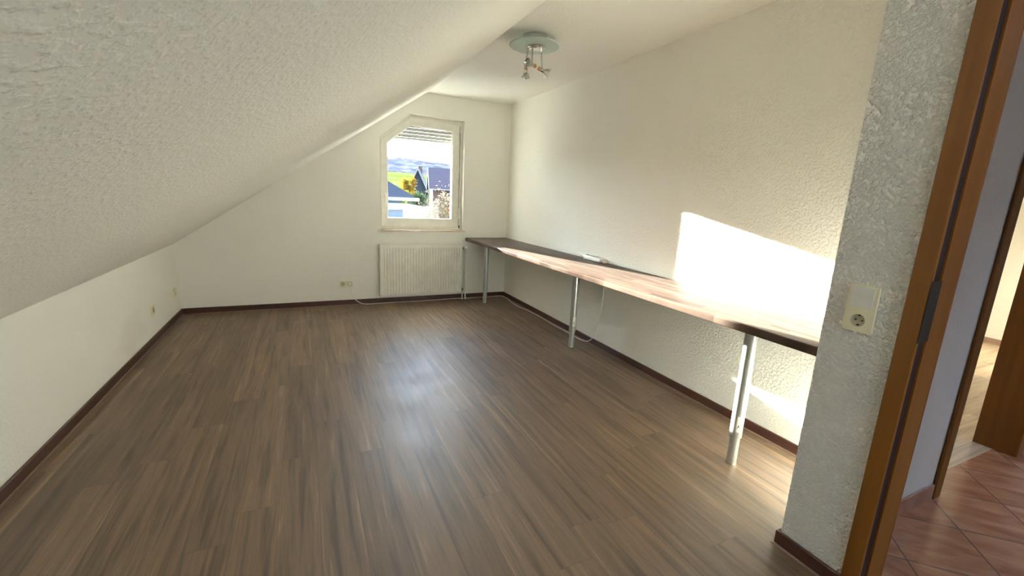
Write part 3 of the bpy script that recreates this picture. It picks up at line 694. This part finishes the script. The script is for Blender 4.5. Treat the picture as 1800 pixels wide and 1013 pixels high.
tag(grid_hill('meadow', -250, 400, 60, 250, 30, 14, meadow, m_grass), 'yellow green meadow rising behind the houses', 'meadow', kind='structure')
rh = random.Random(3)
def forest(x, y):
    t = sst(240, 420, y); top = 29.5-.055*(x-95)*(1 if x > 95 else .25)
    return meadow(x, 248)-3+t*(top-meadow(x, 248)+3)+(rh.random()*1.6 if y > 245 else 0)
tag(grid_hill('wooded_hill', -260, 420, 240, 460, 210, 50, forest, m_forest), 'long wooded hill on the horizon', 'hill', kind='structure')

def gable_house(name, label, cx, cy, lx, wy, zb, ze, zr, rz, wallm, roofm, group=None, over=.35, gm=None, cut=None):
    """ridge along local x"""
    r = empty(name, (cx, cy, zb), rz); tag(r, label, 'house', group)
    bm = bmesh.new(); hx, hy = lx/2, wy/2; e, t = ze-zb, zr-zb
    extr(bm, [(-hy, 0), (hy, 0), (hy, e), (0, t-.02), (-hy, e)], -hx, hx, YZ); obj('walls', bm, wallm, r)
    sl2 = (t-e)/hy
    bm = bmesh.new()
    for s in (-1, 1):
        P = [(0, t), (s*(hy+over), e-over*sl2), (s*(hy+over), e-over*sl2+.16), (0, t+.17)]
        extr(bm, P if s > 0 else P[::-1], -hx-over, hx+over, YZ)
    obj('roof', bm, roofm, r)
    for s in (-1, 1):
        for xx in (-hx-over-.05, hx+over-.01):
            bm = bmesh.new()
            P = [(0, t-.12), (s*(hy+over), e-over*sl2-.12), (s*(hy+over), e-over*sl2+.2), (0, t+.20)]
            extr(bm, P, xx, xx+.06, YZ); obj('barge_board', bm, m_barge, r)
    for s in (-1, 1):
        bm = bmesh.new(); box(bm, -hx-over, hx+over, s*(hy+over)-.06, s*(hy+over)+.06, e-over*sl2-.03, e-over*sl2+.10); obj('gutter', bm, m_barge, r)
    bm = bmesh.new(); box(bm, hx*.35, hx*.35+.6, -.3, .3, t-.5, t+.75); obj('chimney', bm, m_brick, r)
    for fx in (-.5, 0, .5):
        bm = bmesh.new(); box(bm, fx*hx-.5, fx*hx+.5, -hy-.03, -hy+.02, e*.45, e*.45+1.1); w_ = obj('window', bm, m_barge, r)
        bm = bmesh.new(); box(bm, fx*hx-.42, fx*hx+.42, -hy-.04, -hy-.01, e*.45+.08, e*.45+1.02); obj('pane', bm, m_black, w_)
    return r
gable_house('house', 'brown clad house with a large dusky purple roof, right in the window view', 17.5, 46.0, 10.5, 7.6, -2.4, 1.85, 3.80, -0.22, m_brick, m_roof2)
gable_house('house', 'narrow steep roofed house with white barge boards left of the purple roofed house', 17.0, 72, 8.0, 2.6, -1.5, 1.9, 4.8, PI/2-.30, m_roof1, m_roof1)
# hipped roof house close by on the left
hh = empty('house', (0, 19, GZ)); tag(hh, 'pale blue house with a hipped slate roof, left in the window view', 'house')
ex0, ex1, ey0, ey1, ez = -6.0, 3.70, 16.0, 23.0, 1.09; sp = .66; hw = (ey1-ey0)/2
bm = bmesh.new(); box(bm, ex0+.5, ex1-.5, ey0+.5, ey1-.5, GZ, ez+.1); child('walls', bm, m_housewhite, hh)
bm = bmesh.new()
c4 = [bm.verts.new(p) for p in ((ex0, ey0, ez), (ex1, ey0, ez), (ex1, ey1, ez), (ex0, ey1, ez))]
r2 = [bm.verts.new(p) for p in ((ex0+hw, ey0+hw, ez+hw*sp), (ex1-hw, ey0+hw, ez+hw*sp))]
bm.faces.new((c4[0], c4[1], r2[1], r2[0])); bm.faces.new((c4[1], c4[2], r2[1])); bm.faces.new((c4[2], c4[3], r2[0], r2[1])); bm.faces.new((c4[3], c4[0], r2[0])); bm.faces.new(c4[::-1])
child('roof', bm, rooftiles('slate_rows', (0.022, 0.029, 0.045), 3.2), hh)
bm = bmesh.new(); box(bm, ex0-.05, ex1+.05, ey0-.10, ey0+.02, ez-.10, ez+.02); child('gutter', bm, m_barge, hh)
bm = bmesh.new(); box(bm, 1.6, 2.5, ey0+.46, ey0+.52, -.6, .5); child('window', bm, m_black, hh)
# flat roofed annex nearer
an = empty('garage', (0, 12, GZ)); tag(an, 'flat roofed garage with white roof edge below the hipped roof', 'garage')
bm = bmesh.new(); box(bm, -5, 2.35, 11.6, 14.6, GZ, .80); child('walls', bm, plain('pale_blue_cladding', (.045, .085, .16), .7), an)
bm = bmesh.new(); box(bm, -5.1, 3.05, 11.3, 14.8, .86, .93); child('roof_edge', bm, m_barge, an)
bm = bmesh.new(); box(bm, -5.1, 3.0, 11.4, 14.7, .72, .855); child('roof_slab', bm, plain('grey_blue_felt', (.04, .06, .10), .8), an)
bm = bmesh.new(); box(bm, 2.36, 2.95, 11.9, 14.4, GZ, .718); child('white_panel', bm, m_housewarm, an)
# planting
def leafmat(name, cols, rough=.7):
    m, t, b = new_mat(name); L = t.links; N = t.nodes.new
    oi = N('ShaderNodeTexCoord'); n = N('ShaderNodeTexNoise'); n.inputs['Scale'].default_value = 7; n.inputs['Detail'].default_value = 2; L.new(oi.outputs['Object'], n.inputs['Vector'])
    r = N('ShaderNodeValToRGB'); L.new(n.outputs['Fac'], r.inputs[0]); r.color_ramp.elements[0].position = .35; r.color_ramp.elements[1].position = .65
    r.color_ramp.elements[0].color = cols[0]+(1,); r.color_ramp.elements[1].color = cols[2]+(1,); e_ = r.color_ramp.elements.new(.5); e_.color = cols[1]+(1,)
    L.new(r.outputs[0], b.inputs['Base Color']); b.inputs['Roughness'].default_value = rough; b.inputs['Specular IOR Level'].default_value = 0
    tr = N('ShaderNodeBsdfTranslucent'); L.new(r.outputs[0], tr.inputs[0]); ms = N('ShaderNodeMixShader'); ms.inputs[0].default_value = .45
    o_ = [x for x in t.nodes if x.type == 'OUTPUT_MATERIAL'][0]
    L.new(b.outputs[0], ms.inputs[1]); L.new(tr.outputs[0], ms.inputs[2]); L.new(ms.outputs[0], o_.inputs[0])
    return m
def tree(name, label, cx, cy, zc, rx, rz_, zb, n, ls, m, cat='tree', seed=1):
    rg = random.Random(seed); r = empty(name, (cx, cy, zb)); tag(r, label, cat)
    bm = bmesh.new()
    tube(bm, [(0, 0, 0), (.05*rx, 0, (zc-zb)*.5), (0, .05, zc-zb)], .07*rx+.03, 8)
    for k in range(9):
        a = rg.random()*2*PI; h = (zc-zb)*(.6+.3*rg.random()); tube(bm, [(0, 0, h), (.5*rx*math.cos(a), .5*rx*math.sin(a), h+.4*rz_), (.85*rx*math.cos(a), .85*rx*math.sin(a), h+.7*rz_)], .02*rx+.008, 5)
    obj('trunk', bm, m_bark, r)
    bm = bmesh.new()
    cl = [Vector((rg.uniform(-.6, .6)*rx, rg.uniform(-.6, .6)*rx, rg.uniform(-.6, .6)*rz_)) for _ in range(26)]
    for k in range(n):
        c = rg.choice(cl); p = c+Vector((rg.gauss(0, .22)*rx, rg.gauss(0, .22)*rx, rg.gauss(0, .22)*rz_+zc-zb))
        a = Vector((rg.gauss(0, 1), rg.gauss(0, 1), rg.gauss(0, 1))).normalized(); b = a.orthogonal().normalized(); s = ls*rg.uniform(.6, 1.3)
        bm.faces.new([bm.verts.new(p+q) for q in (a*s, b*s*.5, -a*s, -b*s*.5)])
    me = bpy.data.meshes.new('foliage'); bm.to_mesh(me); bm.free(); link('foliage', me, m, r)
m_leafA = leafmat('pale_autumn_leaves', [(.11, .04, .02), (.10, .09, .05), (.18, .165, .12)])
m_leafY = leafmat('yellow_leaves', [(.08, .045, .004), (.12, .075, .008), (.15, .10, .015)])
m_leafG = leafmat('green_leaves', [(.018, .035, .014), (.03, .055, .02), (.06, .08, .035)])
tree('garden_tree', 'pale autumn tree with small leaves low at the right edge of the window view', 2.72, 9.3, .62, .62, .80, GZ, 5200, .028, m_leafA, seed=4)
tree('yellow_tree', 'bright yellow autumn tree at the edge of the meadow', 8.1, 38.5, 1.85, .65, .85, -2.6, 1800, .07, m_leafY, seed=5)
tree('green_bush', 'green bush in front of the steep roofed house', 9.35, 41.0, .5, 1.0, .9, -2.6, 2500, .08, m_leafG, 'bush', 6)
tree('yellow_bush', 'low yellow green bush left of the bright yellow tree', 6.5, 34.5, .95, .9, .6, -2.6, 2000, .07, leafmat('yellow_green_leaves', [(.05, .06, .015), (.09, .085, .015), (.12, .11, .025)]), 'bush', 8)
